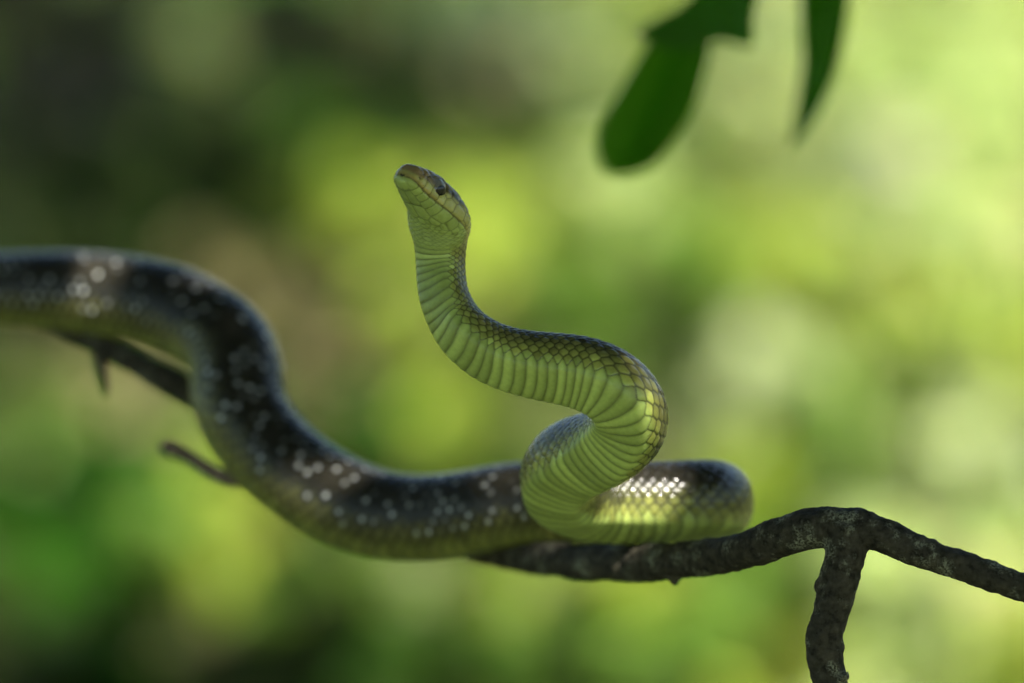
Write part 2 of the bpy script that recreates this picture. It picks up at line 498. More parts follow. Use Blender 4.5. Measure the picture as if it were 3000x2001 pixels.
rng = np.random.default_rng(21)
snake_c = P(1300, 1150, .08)
cc = snake_c + SUN * 1.15 + np.array([0.05, 0, .15])
make_shade_tree('shade_tree', 'leafy tree whose crown shades the snake from above', (1.25, 1.6), cc + np.array([-.4, .0, .35]), (2.6, 2.5, .75), 36000, FLECKS, 3, trunk_r=.07, core=(cc, np.array([.5, .5, .3]), 5000), trunk_top=cc + np.array([.95, .75, .9]))
lc = P(250, 380, 10 - D0) + SUN * 3.4  # crown added out of view to cast shade on this corner
make_shade_tree('shade_tree', 'unseen leafy tree added to shade the dark corner of the glade', (-2.6, 8.6), lc, (1.25, 2.2, .8), 2500, [], 8, leaf=(.12, .2), trunk_r=.12)

# ------------------------------------------------------------------ branch
def make_branch():
    foot = P(2380, 3000, 0.0).copy()
    base = np.array([P(2430, 2100, .0)[0] - .02, P(2430, 2100, 0)[1] + .03, -.04])
    root = empty('forked_branch', (base[0], base[1], 0))
    r = lambda px, dz=0: px * MPP * (D0 + dz) / D0
    bm = bmesh.new()
    # left arm, running back to the left under the snake
    arm = [(2500, 1560, .002, 62), (2440, 1545, .003, 64), (2340, 1556, .008, 60), (2200, 1605, .020, 54), (2060, 1636, .042, 54), (1900, 1648, .062, 55), (1720, 1646, .086, 52),
           (1560, 1634, .114, 47), (1400, 1604, .142, 44), (1200, 1530, .160, 44), (1000, 1430, .172, 43), (800, 1302, .180, 42), (640, 1196, .188, 42), (480, 1112, .196, 41), (350, 1042, .206, 38),
           (230, 985, .215, 34), (80, 925, .228, 32), (-150, 860, .245, 30), (-450, 800, .27, 24), (-800, 700, .30, 12)]
    pth, rr = smooth_path([P(a, b, c) for a, b, c, d in arm], [r(d, c) for a, b, c, d in arm], 240)
    tube_bm(bm, pth, rr, 20)
    # right arm
    arm2 = [(2400, 1570, .003, 50), (2480, 1545, .002, 60), (2560, 1560, 0, 56), (2660, 1600, -.002, 46), (2800, 1652, -.004, 43), (3000, 1722, -.008, 43), (3250, 1800, -.015, 38), (3600, 1830, -.03, 28), (4000, 1780, -.05, 12)]
    pth, rr = smooth_path([P(a, b, c) for a, b, c, d in arm2], [r(d, c) for a, b, c, d in arm2], 120)
    tube_bm(bm, pth, rr, 20)
    # stem
    st = [(2490, 1540, .0, 56), (2478, 1610, .0, 62), (2462, 1700, .0, 58), (2435, 1800, .0, 52), (2415, 1890, .0, 56), (2432, 2001, .0, 50), (2440, 2100, .0, 54)]
    pts = [P(a, b, c) for a, b, c, d in st]; rads = [r(d, c) for a, b, c, d in st]
    pth, rr = smooth_path(pts, rads, 70)
    tube_bm(bm, pth, rr, 20)
    # knobs and nubs: (x, y, dz, radius, dx, dy)
    for (a, b, c, d, ex, ey) in [(2476, 1512, .0, 34, 2, -18), (2560, 1545, .0, 26, 10, -6), (2412, 1868, -.003, 30, -14, 8), (2400, 1722, .0, 22, -10, 5), (1972, 1678, .052, 30, 6, 38), (2118, 1662, .035, 26, 6, 20),
                               (2462, 1905, .0, 24, 6, 10), (2470, 1978, -.004, 22, 16, 14)]:
        p0 = P(a, b, c); p1 = P(a + ex, b + ey, c)
        pp, pr = smooth_path([p0, (p0 + p1) / 2, p1], [r(d, c), r(d, c) * .8, r(d, c) * .35], 6)
        tube_bm(bm, pp, pr, 10)
    o = bm_obj('fork', bm, M_bark, root)
    md = o.modifiers.new('remesh', 'REMESH'); md.mode = 'VOXEL'; md.voxel_size = 0.0007; md.use_smooth_shade = True
    ms = o.modifiers.new('smooth', 'SMOOTH'); ms.iterations = 4; ms.factor = .5
    for (nm, sc_, st_) in (('bark_lumps', .009, .0016), ('bark_grain', .0022, .0008)):
        tx = bpy.data.textures.new(nm, 'CLOUDS'); tx.noise_scale = sc_; tx.noise_depth = 3
        dm = o.modifiers.new(nm, 'DISPLACE'); dm.texture = tx; dm.strength = st_; dm.mid_level = .5; dm.texture_coords = 'GLOBAL'
    # the stem below the frame, down to the ground
    p0 = P(2440, 2060, 0)
    pth, rr = smooth_path([p0, P(2425, 2300, .003), p0 * .5 + base * .5 + np.array([.015, .01, 0]), base], [r(52), r(58), .0075, .010], 60)
    bm = bmesh.new(); tube_bm(bm, pth, rr, 16); bm_obj('lower_stem', bm, M_bark, root)
    # broken side twigs
    bm = bmesh.new()
    pp, pr = smooth_path([P(292, 1030, .205), P(298, 1090, .203), P(307, 1128, .201), P(311, 1158, .2)], [r(24, .2), r(17, .2), r(12, .2), r(5, .2)], 14)
    tube_bm(bm, pp, pr, 10); bm_obj('thorn', bm, M_bark, root)
    bm = bmesh.new()
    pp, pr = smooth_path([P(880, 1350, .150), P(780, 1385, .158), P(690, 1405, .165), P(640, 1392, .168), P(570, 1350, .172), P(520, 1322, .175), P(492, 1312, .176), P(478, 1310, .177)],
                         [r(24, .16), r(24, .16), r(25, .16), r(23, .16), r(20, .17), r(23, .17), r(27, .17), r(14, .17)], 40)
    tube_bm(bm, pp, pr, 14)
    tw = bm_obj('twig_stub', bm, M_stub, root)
    tag(tw, 'short blunt twig with a dark knobbed end')
    tag(root, 'dark bare forked branch that carries the snake', 'branch')
make_branch()

def make_fallen():
    q = lambda x, y, D: P(x, y, D - D0)
    pts = [q(-900, 700, 9.0), q(-400, 380, 9.0), q(-50, 318, 9.0), q(180, 318, 9.0), q(360, 352, 9.0), q(560, 450, 9.0), q(800, 640, 9.0), q(900, 800, 9.0)]
    root = empty('fallen_branch', (pts[0][0], pts[0][1], 0))
    pts[0][2] = -.02; pts[-1][2] = -.02
    pp, pr = smooth_path(pts, [.022, .021, .02, .02, .019, .016, .013, .01], 60)
    bm = bmesh.new(); tube_bm(bm, pp, pr, 12); bm_obj('stem', bm, M_dead, root)
    st = pp[34]
    pp, pr = smooth_path([st, st + np.array([.05, .05, .08]), st + np.array([.13, .06, .12])], [.012, .009, .004], 12)
    bm = bmesh.new(); tube_bm(bm, pp, pr, 8); bm_obj('side_twig', bm, M_dead, root)
    tag(root, 'dark dead branch arching low over the shaded glade floor', 'branch')
make_fallen()

# ------------------------------------------------------------------ hanging leaves
def make_hanging():
    DZ = .33
    q = lambda x, y, dz=0: P(x * 1.276, y * 1.276, DZ + dz)
    root = empty('leafy_twig', q(1760, -160))
    # (outline, midrib start, midrib end, tint)
    specs = [
      ([(1548, 60), (1515, 62), (1470, 125), (1430, 190), (1395, 250), (1374, 310), (1373, 355), (1390, 392), (1430, 403), (1480, 392), (1520, 360), (1565, 300), (1600, 230), (1622, 160), (1630, 95), (1600, 62)],
       (1590, 40), (1425, 402), (.085, .23, .008), .0),
      ([(1462, 74), (1520, 38), (1590, -10), (1640, -70), (1700, -100), (1745, -80), (1742, -10), (1730, 50), (1726, 106), (1680, 96), (1630, 100), (1570, 112), (1520, 104)],
       (1735, -95), (1464, 74), (.075, .21, .02), -.012),
      ([(1850, -120), (1838, -20), (1842, 90), (1846, 180), (1836, 260), (1815, 335), (1850, 300), (1890, 240), (1922, 160), (1942, 70), (1950, -20), (1925, -110), (1890, -150)],
       (1890, -150), (1815, 335), (.075, .21, .012), .012),
    ]
    for (ol, m0, m1, tint, dzz) in specs:
        ol = np.array(ol, float); k = len(ol)
        t = np.arange(k + 1)
        cl = np.vstack([ol, ol[:1]])
        # smooth closed outline
        tq = np.linspace(0, k, 6 * k, endpoint=False)
        ext = np.vstack([ol[-3:], ol, ol[:4]]); te = np.arange(-3, k + 4)
        sp = spline(te, ext, tq)
        m0 = np.array(m0, float); m1 = np.array(m1, float); md = (m1 - m0) / np.linalg.norm(m1 - m0); mn = np.array([-md[1], md[0]])
        # rows between outline and midrib
        along = (sp - m0) @ md; ln = np.linalg.norm(m1 - m0)
        al = np.clip(along, .03 * ln, .98 * ln)
        ribp = m0 + al[:, None] * md
        rows = 7
        n = len(sp)
        vv = []; cc_ = []
        for s in np.linspace(0, 1, rows):
            xy = ribp * (1 - s) + sp * s
            off = (xy - m0) @ mn; av = (xy - m0) @ md / ln
            dep = dzz - .00016 * np.abs(off) * (1.0 if dzz == 0 else .8) * .9 + .006 * np.sin(av * 3.0) + .0012 * np.sin(av * 30 + off * .03) * s
            vv.append(np.array([q(x, y, d) for (x, y), d in zip(xy, dep)]))
            cc_.append(np.tile(np.array(tint) * (1.35 if s < .02 else 1), (n, 1)))
        v = np.vstack(vv); i = np.arange(rows * n).reshape(rows, n); j = np.roll(i, -1, 1)
        f = np.stack([i[:-1], j[:-1], j[1:], i[1:]], -1).reshape(-1, 4)
        o = mesh_obj('leaf', v, f, M_hang, None, True, np.vstack(cc_))
        so_ = o.modifiers.new('thickness', 'SOLIDIFY'); so_.thickness = .0004
        put_under(o, root)
        bm = bmesh.new()
        e = np.array([m0[0] + 20 * (1 if m0[0] < 1760 else -1), -150])
        pp, pr = smooth_path([q(*(m0 + md * 20), dzz), q(*((m0 + e) / 2 + np.array([6, -6])), dzz * .6), q(*e, 0)], [.0007, .0007, .0009], 12)
        tube_bm(bm, pp, pr, 8); bm_obj('leaf_stalk', bm, M_hang, root)
        st_o = root.children[-1] if root.children else None
        me = bpy.data.objects[st_o.name].data
        a = me.attributes.new('tint', 'FLOAT_COLOR', 'POINT')
        a.data.foreach_set('color', np.tile(np.array([.08, .12, .03, 1], np.float32), len(me.vertices)))
    bm = bmesh.new()
    # the twig itself runs above the picture and up into the crown
    pts = [q(1540, -130), q(1680, -160), q(1800, -165), q(1960, -150), q(2200, -230), q(2700, -700), cc + np.array([.1, .1, -.25])]
    pp, pr = smooth_path(pts, [.0008, .0013, .0016, .0019, .0024, .004, .009], 90)
    tube_bm(bm, pp, pr, 10); bm_obj('stem', bm, M_trunk, root)
    tag(root, 'dark green pointed leaves hanging from a twig above the snake', 'leaves')
make_hanging()

# ------------------------------------------------------------------ the snake
def make_snake():
    cm = .01
    # head frame: snout direction, belly direction (right, up, towards camera)
    a = V(-.52, .52, .68); a = a / np.linalg.norm(a)
    hb = V(-.488, -.834, .262)
    tip = P(1180, 510, -.0085)
    HB = [tip - a * (x * cm) for x in (0, .4, .8, 1.2, 1.6)]
    ctr = [(p, .62 * cm, hb) for p in HB]
    # px, py, depth behind focus (m), radius in photo px, belly direction
    rows = [
     (1287, 640, .0068, 70, (-.49, -.65, .55)), (1291, 700, .0105, 70, (-.48, -.35, .78)), (1291, 765, .0115, 70, (-.47, 0, .88)), (1294, 820, .0100, 69, (-.47, -.05, .88)), (1306, 880, .0070, 70, (-.45, -.15, .88)),
     (1332, 935, .005, 73, (-.45, -.28, .84)), (1372, 985, .002, 79, (-.42, -.42, .80)), (1430, 1026, .001, 85, (-.33, -.56, .75)), (1510, 1056, .0, 90, (-.2, -.64, .74)),
     (1610, 1074, .0, 97, (-.08, -.68, .73)), (1715, 1094, .000, 103, (-.05, -.66, .75)), (1800, 1138, .0, 106, (-.3, -.55, .78)),
     (1846, 1208, .005, 107, (-.45, -.25, .86)), (1824, 1276, .014, 110, (-.2, -.15, .97)), (1755, 1318, .024, 114, (.0, -.45, .89)), (1688, 1342, .033, 116, (.05, -.62, .77)),
     (1646, 1382, .043, 116, (-.35, -.75, .6)), (1655, 1434, .053, 116, (-.3, -.85, .5)), (1728, 1464, .062, 116, (-.1, -.88, .46)), (1845, 1474, .066, 117, (.0, -.90, .44)), (1970, 1471, .069, 117, (.05, -.92, .40)),
     (2060, 1466, .075, 116, (.1, -.93, .3)), (2092, 1468, .087, 115, (.1, -.95, .1)), (2050, 1474, .100, 116, (.05, -.97, 0)), (1930, 1480, .106, 118, (0, -.97, .1)),
     (1740, 1482, .113, 121, (0, -.99, .05)), (1540, 1480, .120, 125, (0, -.99, .0)), (1380, 1506, .127, 128, (.0, -.99, -.02)), (1240, 1523, .134, 130, (.0, -.99, -.02)), (1090, 1506, .142, 132, (-.1, -.98, .0)), (955, 1450, .150, 134, (-.25, -.96, .0)),
     (840, 1372, .157, 134, (-.45, -.88, .0)), (755, 1285, .163, 134, (-.6, -.8, .0)), (706, 1195, .168, 135, (-.75, -.65, .0)), (696, 1105, .174, 135, (-.85, -.5, -.1)), (664, 1020, .181, 135, (-.7, -.65, .05)),
     (590, 955, .189, 134, (-.4, -.9, -.05)), (490, 905, .197, 132, (-.1, -.97, -.05)), (370, 876, .204, 126, (.0, -.97, -.05)), (220, 858, .211, 120, (.0, -.97, -.05)), (60, 853, .217, 113, (0, -.97, -.05)), (-130, 850, .226, 104, (0, -.97, .15)),
     (-400, 805, .245, 88, (0, -.97, 0)), (-700, 690, .275, 62, (0, -.97, 0)), (-950, 640, .30, 34, (0, -.97, 0)), (-1150, 720, .315, 10, (0, -.97, 0)), (-1230, 760, .32, 2, (0, -.97, 0)),
    ]
    for (px, py, dz, rp, b) in rows:
        ctr.append((P(px, py, dz), rp * MPP * (D0 + dz) / D0, V(*b)))
    pts = np.array([c[0] for c in ctr]); rad = np.array([c[1] for c in ctr]); bel = np.array([c[2] for c in ctr])
    t = np.concatenate([[0], np.cumsum(np.linalg.norm(np.diff(pts, axis=0), axis=1))])
    fine = np.linspace(0, t[-1], 6000)
    pf = spline(t, pts, fine)
    arc = np.concatenate([[0], np.cumsum(np.linalg.norm(np.diff(pf, axis=0), axis=1))])
    total = arc[-1]
    arcq = np.interp(t, fine, arc)                      # arc length of every control point
    i_mid = len(HB) + 20                                # end of the sharp front part
    s_front, s_frame = arcq[i_mid], arcq[len(HB) + 42]
    k = np.arange(1, 40) / 40.0
    S = np.concatenate([.0025 * k ** 2, np.arange(.0025, .030, .00013), np.arange(.030, s_front, .00020), np.arange(s_front, s_frame, .00033), np.arange(s_frame, total, .0012)])
    tq = np.interp(np.interp(S, arc, fine), fine, fine)
    C = spline(t, pts, tq)
    e = 1e-4
    T = norm(spline(t, pts, np.clip(tq + e, 0, t[-1])) - spline(t, pts, np.clip(tq - e, 0, t[-1])))
    r = np.interp(tq, t, rad)
    # smooth the radius and the belly direction along the body
    Bd = np.stack([np.interp(tq, t, bel[:, q]) for q in range(3)], 1)
    for _ in range(3):
        w_ = np.ones(31) / 31
        pad = lambda x: np.concatenate([np.repeat(x[:1], 15, 0), x, np.repeat(x[-1:], 15, 0)])
        Bd = np.stack([np.convolve(pad(Bd[:, q]), w_, 'valid') for q in range(3)], 1)
        r = np.convolve(pad(r), w_, 'valid')
    Bd = norm(Bd - T * np.sum(Bd * T, 1, keepdims=True))
    Lt = np.cross(Bd, T)
    NS = 224
    phi = np.linspace(-math.pi, math.pi, NS, endpoint=False)          # 0 = belly
    nR = len(S)
    PH = np.broadcast_to(phi, (nR, NS)); SS = np.broadcast_to(S[:, None], (nR, NS))
    cx, cy = np.sin(PH), -np.cos(PH)                                    # lateral, dorsal
    # ---- head section, cm
    hs = np.array([0, .012, .05, .12, .22, .4, .65, .95, 1.3, 1.65, 1.95, 2.2, 2.5, 2.9, 3.3])
    hw = np.array([0, .18, .30, .38, .43, .49, .56, .64, .73, .81, .86, .85, .75, .67, .65])
    ht = np.array([0, .20, .31, .38, .425, .49, .56, .61, .62, .60, .57, .56, .59, .63, .65])
    hbt = np.array([0, .11, .18, .22, .26, .31, .37, .44, .53, .58, .62, .64, .65, .65, .65])
    s_cm = S / cm / 1.10                                               # head tables are for a slightly shorter head
    hw = hw * 1.03; ht = ht * 1.03; hbt = hbt * 1.05
    sq = np.sqrt(np.clip(s_cm, 0, None)); hq = np.sqrt(hs)
    Wd = np.interp(sq, hq, hw); Tp = np.interp(sq, hq, ht); Bt = np.interp(sq, hq, hbt)
    for A_ in (Wd, Tp, Bt):
        z = np.convolve(np.concatenate([np.repeat(A_[:1], 12), A_, np.repeat(A_[-1:], 12)]), np.ones(25) / 25, 'valid')
        A_[45:500] = z[45:500]
    bl = sm(2.3, 3.3, s_cm)
    rc = r / cm
    Wd = Wd * (1 - bl) + rc * bl; Tp = Tp * (1 - bl) + rc * bl; Bt = Bt * (1 - bl) + rc * bl
    nexp = (2.45 * (1 - bl) + 2.12 * bl)[:, None]
    H = np.where(cy > 0, Tp[:, None], Bt[:, None])
    keel = 1 + sm(2.6, 4.5, SS / cm) * (.05 * np.exp(-((np.abs(PH) - .70) / .20) ** 2) - .08 * np.exp(-(PH / .42) ** 2))
    rho = keel / ((np.abs(cx) / Wd[:, None]) ** nexp + (np.abs(cy) / H) ** nexp) ** (1 / nexp)
    lat = rho * cx; dor = rho * cy                                      # cm
    head = 1 - sm(2.25, 2.9, SS / cm / 1.10)
    scm = SS / cm / 1.10
    # ---- body scales
    PV = math.radians(53)
    Lsc = np.clip(r * (.29 + .08 * (1 - sm(.04, .10, S))), .0012, .0050)
    U = np.concatenate([[0], np.cumsum(np.diff(S) / (.5 * (Lsc[1:] + Lsc[:-1])))])
    UU = np.broadcast_to(U[:, None], (nR, NS))
    NRW = 21
    psi = np.where(PH < 0, PH + 2 * math.pi, PH)
    q = (psi - PV) / (2 * math.pi - 2 * PV) * NRW
    PVe = PV + math.radians(5.0) * np.cos(2 * math.pi * UU)           # scalloped edge of the belly shields
    ventral = np.abs(PH) < PVe
    j = np.floor(q)
    AS = .68
    best = np.full((nR, NS), 9.0); second = np.full((nR, NS), 9.0)
    bv = np.zeros((nR, NS)); bu = np.zeros((nR, NS)); bid = np.zeros((nR, NS))
    for dj in (-1, 0, 1):
        jj = j + dj
        ok = (jj >= 0) & (jj < NRW)
        off = np.where(np.mod(jj, 2) == 0, .0, .5)
        ub = UU - off
        k0 = np.floor(ub)
        for dk in (-1, 0, 1):
            cu = k0 + dk + .5
            du = ub - cu
            dv = (q - (jj + .5)) * AS
            d = np.sqrt(du * du + dv * dv) + np.where(ok, 0, 9)
            idn = jj * 7919 + cu * 3 + 17 * np.mod(jj, 2)
            upd = d < best
            second = np.where(upd, best, np.minimum(second, d))
            bu = np.where(upd, du, bu); bv = np.where(upd, dv, bv); bid = np.where(upd, idn, bid)
            best = np.where(upd, d, best)
    border = (second - best) / .8                                       # 0 at the seam
    # seams along the belly edge
    edge_b = np.abs(np.abs(PH) - PVe) / (2 * math.pi - 2 * PV) * NRW * AS
    border = np.minimum(border, edge_b * 1.6)
    # belly shields: one per scale length, bowed backwards in the middle
    uv = UU - .5 - .30 * np.cos(np.clip(PH / PV, -1, 1) * math.pi / 2)
    fv = np.mod(uv, 1.0)
    vb = np.minimum(fv, 1 - fv) * 2
    vborder = np.minimum(vb, edge_b * 1.8)
    vid = np.floor(uv)
    rnd = np.where(ventral, hash01(vid * 1.0, vid * 0 + 3), hash01(bid, bid * .37))
    rnd2 = np.where(ventral, hash01(vid * 2.1, vid * 0 + 9), hash01(bid * 1.7, bid * .11))
    B_ = np.where(ventral, vborder, border)
    hgt_d = sm(0, .30, border) * (.50 + .70 * bu) + .55 * np.clip(1 - (best / .6) ** 2, 0, 1)
    hgt_v = sm(0, .30, np.minimum(vb, edge_b * 1.8)) * (.35 + .75 * fv)
    hgt = np.where(ventral, hgt_v, hgt_d)
    amp = (Lsc / cm * .085)[:, None] * np.ones((1, NS))
    # ---- head shields: seeds in (s, around)
    seeds = []
    def sd(s, tt, grp): seeds.append((s, tt, grp))
    # around: 0 belly midline, 1 crown midline
    for s in (.10, .30, .52, .76, 1.0, 1.26, 1.54, 1.82): sd(s, .525, 1)       # upper lip
    for s in (.20, .38, .58, .80, 1.04, 1.32, 1.62, 1.90): sd(s, .345, 2)      # lower lip
    sd(.52, .13, 3); sd(1.08, .12, 3)        # chin shields
    sd(.08, .12, 3)
    for s, tt in ((.14, .80), (.36, .82), (.56, .86), (.70, .76), (.98, .86), (1.02, 1.0), (1.22, 1.0), (.62, .66), (1.14, .64), (1.14, .73), (1.55, .88), (1.70, .92), (1.34, .66), (1.58, .66), (1.80, .68), (1.46, .75)): sd(s, tt, 4)
    n_big = len(seeds)
    for i_, s in enumerate(np.arange(1.40, 3.0, .105)):
        for kk in range(6):
            tt = .03 + .085 * kk + (.0425 if i_ % 2 else 0)
            if tt > .46 or (tt > .24 and s < 1.75 - (tt < .3) * .15): continue
            sd(s, tt, 5)
    for i_, s in enumerate(np.arange(1.95, 3.0, .115)):
        for kk in range(7):
            tt = .47 + .085 * kk + (.0425 if i_ % 2 else 0)
            if tt < 1.02: sd(s + .04, tt, 6)
    seeds = np.array(seeds)
    hr = int(np.searchsorted(s_cm, 2.95))
    tt = np.abs(PH[:hr]) / math.pi
    hs_ = scm[:hr]
    b1 = np.full(tt.shape, 9.); b2 = np.full(tt.shape, 9.); h_id = np.zeros(tt.shape)
    girth = (.45 + 1.15 * sm(0, 1.6, hs_))
    ym = -.04 - .08 * sm(.05, .6, scm) + .07 * sm(1.5, 2.1, scm)
    above = dor[:hr] > ym[:hr]
    for n_, (ss, t0, g) in enumerate(seeds):
        d = np.hypot(hs_ - ss, (tt - t0) * 1.75)
        if g in (3,): d = np.hypot((hs_ - ss) * .5, (tt - t0) * 1.75)
        if g == 1: d = d + np.where(above | (hs_ > 2.05), 0, 5)
        if g == 2: d = d + np.where(~above | (hs_ > 2.05), 0, 5)
        upd = d < b1
        b2 = np.where(upd, b1, np.minimum(b2, d)); b1 = np.where(upd, d, b1); h_id = np.where(upd, n_, h_id)
    hb_ = (b2 - b1)
    mid_seam = np.where(hs_ < 1.3, np.minimum(tt, 1.0) * 1.75 * 1.4, 9)
    hb_ = np.minimum(hb_, mid_seam + np.where(hs_ < .22, 9, 0))
    big = seeds[h_id.astype(int), 2] < 5
    hh = sm(0, .07, hb_) * np.where(big, .016, .020) + np.where(big, .01, .012) * sm(.03, .2, hb_)
    headm = head[:hr]
    disp = hgt * amp
    disp[:hr] = disp[:hr] * (1 - headm) + hh * headm
    # mouth slit
    gm = np.exp(-((dor - ym) / .026) ** 2) * (1 - sm(1.95, 2.1, scm)) * sm(.0, .01, scm)
    disp = disp - .045 * gm * sm(0.0, .06, scm)
    lipu = np.exp(-((dor - ym - .09) / .06) ** 2) * (1 - sm(1.7, 2.1, scm)) * sm(.05, .3, scm)
    disp = disp + .018 * lipu
    # brow ridge and eye socket
    ES, ED = .86, .29
    brow = np.exp(-((scm - ES) / .26) ** 2 - ((dor - .53) / .08) ** 2)
    sock = np.exp(-((scm - ES) / .17) ** 4 - ((dor - ED) / .17) ** 4)
    cheek = np.exp(-((scm - 1.75) / .35) ** 2 - ((dor + .02) / .25) ** 2)
    disp = disp + .035 * brow - .05 * sock + .03 * cheek
    nos = np.exp(-((scm - .20) / .035) ** 2 - ((dor - .11) / .022) ** 2)
    disp = disp - .03 * nos
    notch = np.exp(-(lat / .075) ** 4 - ((dor + .03) / .03) ** 2) * (1 - sm(.03, .16, scm))
    disp = disp - .02 * notch
    lat2, dor2 = lat, dor
    mag = rho + disp
    X = (C[:, None, :] + (Bd[:, None, :] * np.cos(PH)[..., None] + Lt[:, None, :] * np.sin(PH)[..., None]) * (mag * cm)[..., None])
    # ---- pigment
    def c3(*v): return np.array(v)
    ang = np.degrees(np.abs(PH))
    jit = (rnd - .5)
    belly = c3(.36, .45, .11); side = c3(.27, .29, .065); flank = c3(.12, .12, .036); back = c3(.024, .021, .015)
    far = sm(.15, .30, SS)[..., None]                                    # thicker, darker hind body
    an = ang + jit * 16 + 9 * sm(.09, .14, SS) + 11 * far[..., 0]
    belly = belly * (1 - far) + c3(.17, .19, .045) * far; side = side * (1 - far) + c3(.15, .16, .035) * far
    neckp = (1 - sm(.055, .10, SS))[..., None]
    w1 = sm(50, 66, an)[..., None]; w2 = sm(66, 90, an)[..., None]; w3 = sm(92, 114, an)[..., None]
    flank = flank * (1 - neckp) + c3(.19, .18, .055) * neckp
    back_n = back * (1 - neckp) + c3(.10, .10, .045) * neckp
    col = belly * (1 - w1) + side * w1
    col = col * (1 - w2) + flank * w2
    col = col * (1 - w3) + back_n * w3
    col = col * (1 + .45 * (rnd2 - .5)[..., None])
    tone = hash01(np.floor(bid / 3), np.floor(bid * .01))[..., None]
    col = np.where(ventral[..., None], col, col * (.8 + .4 * tone))
    seam = np.where(ventral, .6 * (1 - sm(.0, .5, vborder)) + .4 * (1 - sm(.0, .16, vborder)), 1 - sm(.03, .30 + .25 * far[..., 0], B_))[..., None]
    col = np.where(ventral[..., None], col * (1.15 - .40 * sm(.35, 1., fv))[..., None], col)
    dk = np.where(ventral[..., None], c3(.11, .14, .04), c3(.020, .021, .016))
    col = col * (1 - seam * .75) + dk * seam * .75
    # yellow-edged lower flank rows of the hind body keep dark scale bases
    base_dark = (sm(-.5, -.25, -bu) * 0 + sm(.05, .35, -bu) * sm(55, 70, ang) * (1 - sm(105, 125, ang)))[..., None]
    base_dark = np.where(ventral[..., None], 0, base_dark)
    bdk = base_dark * (.26 + .68 * far)
    col = col * (1 - bdk) + c3(.016, .016, .011) * bdk
    # white flecks of many back scales, with glints painted in on the hind body
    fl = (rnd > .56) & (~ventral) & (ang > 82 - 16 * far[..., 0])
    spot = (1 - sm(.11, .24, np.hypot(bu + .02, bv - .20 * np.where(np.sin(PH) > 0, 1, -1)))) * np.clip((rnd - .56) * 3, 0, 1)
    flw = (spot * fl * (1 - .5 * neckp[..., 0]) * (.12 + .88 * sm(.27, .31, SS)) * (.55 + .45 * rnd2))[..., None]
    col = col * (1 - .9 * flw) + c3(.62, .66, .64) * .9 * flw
    # head colours
    d_ = dor[:hr]; s_ = scm[:hr]; l_ = np.abs(lat[:hr])
    chin = c3(.34, .42, .11); lip = c3(.44, .43, .13); top = c3(.13, .10, .045); snout = c3(.27, .19, .08); blotch = c3(.035, .04, .035)
    hc = np.broadcast_to(chin, d_.shape + (3,)).copy()
    wl = sm(-.005, .005, d_ - ym[:hr])[..., None]
    hc = hc * (1 - wl) + lip * wl
    orange = np.exp(-((d_ - ym[:hr] - .05) / .06) ** 2)[..., None] * (1 - sm(.7, 1.2, s_))[..., None]
    hc = hc * (1 - .6 * orange) + c3(.36, .25, .075) * .6 * orange
    wt = sm(.10, .24, d_ - .12 * sm(.6, 1.3, s_) + .06 * (1 - sm(.1, .5, s_)) )[..., None]
    topc = top * sm(.1, .7, s_)[..., None] + snout * (1 - sm(.1, .7, s_))[..., None]
    hc = hc * (1 - wt) + topc * wt
    wb = (np.exp(-((s_ - 1.40) / .20) ** 2 - ((d_ - .34) / .10) ** 2))[..., None]
    hc = hc * (1 - .9 * wb) + blotch * .9 * wb
    wn = (np.exp(-((s_ - 2.1) / .25) ** 2 - ((d_ - .05) / .2) ** 2))[..., None]
    hc = hc * (1 - .25 * wn) + c3(.40, .36, .10) * .25 * wn
    rh = hash01(h_id, h_id * .7)
    hc = hc * (.88 + .24 * rh[..., None])
    sea = (1 - sm(.0, .045, hb_))[..., None] * sm(.12, .3, s_)[..., None]
    hc = hc * (1 - np.where(seeds[h_id.astype(int), 2] == 5, .38, .5)[..., None] * sea)
    g2 = gm[:hr][..., None]
    hc = hc * (1 - .72 * g2) + c3(.09, .065, .025) * .72 * g2
    hc = hc * (1 - .97 * np.clip(1.3 * notch[:hr] * (s_ < .2), 0, 1)[..., None])
    hc = hc * (1 - .8 * np.clip(nos[:hr], 0, 1)[..., None])
    col[:hr] = col[:hr] * (1 - headm[..., None]) + hc * headm[..., None]
    gloss = np.where(ventral, .35, .55 + .45 * rnd2) * (1 - .0 * head)
    # ---- mesh
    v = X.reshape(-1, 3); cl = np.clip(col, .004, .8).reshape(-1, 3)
    idx = np.arange(nR * NS).reshape(nR, NS); jdx = np.roll(idx, -1, 1)
    f = np.stack([idx[:-1], idx[1:], jdx[1:], jdx[:-1]], -1).reshape(-1, 4)
    v = np.vstack([v, C[0] - T[0] * .00005, C[-1] + T[-1] * .001]); cl = np.vstack([cl, cl[:1], cl[-1:]])
    n0 = len(v) - 2
    capf = []
    for kk in range(0, NS, 2):
        capf.append([idx[0, kk], idx[0, (kk + 1) % NS], idx[0, (kk + 2) % NS], n0])
        capf.append([idx[-1, kk], n0 + 1, idx[-1, (kk + 2) % NS], idx[-1, (kk + 1) % NS]])
    f = np.vstack([f, np.array(capf)])
    m, ntr, o = new_mat('snake_skin')
    at = N(ntr, 'ShaderNodeAttribute', attribute_name='tint')
    gl = N(ntr, 'ShaderNodeAttribute', attribute_name='gloss')
    tc = N(ntr, 'ShaderNodeTexCoord')
    nz = N(ntr, 'ShaderNodeTexNoise'); nz.inputs['Scale'].default_value = 900; nz.inputs['Detail'].default_value = 3
    ntr.links.new(tc.outputs['Object'], nz.inputs['Vector'])
    ma = N(ntr, 'ShaderNodeMath', operation='MULTIPLY_ADD'); ma.inputs[1].default_value = .4; ma.inputs[2].default_value = .8
    ntr.links.new(nz.outputs[0], ma.inputs[0])
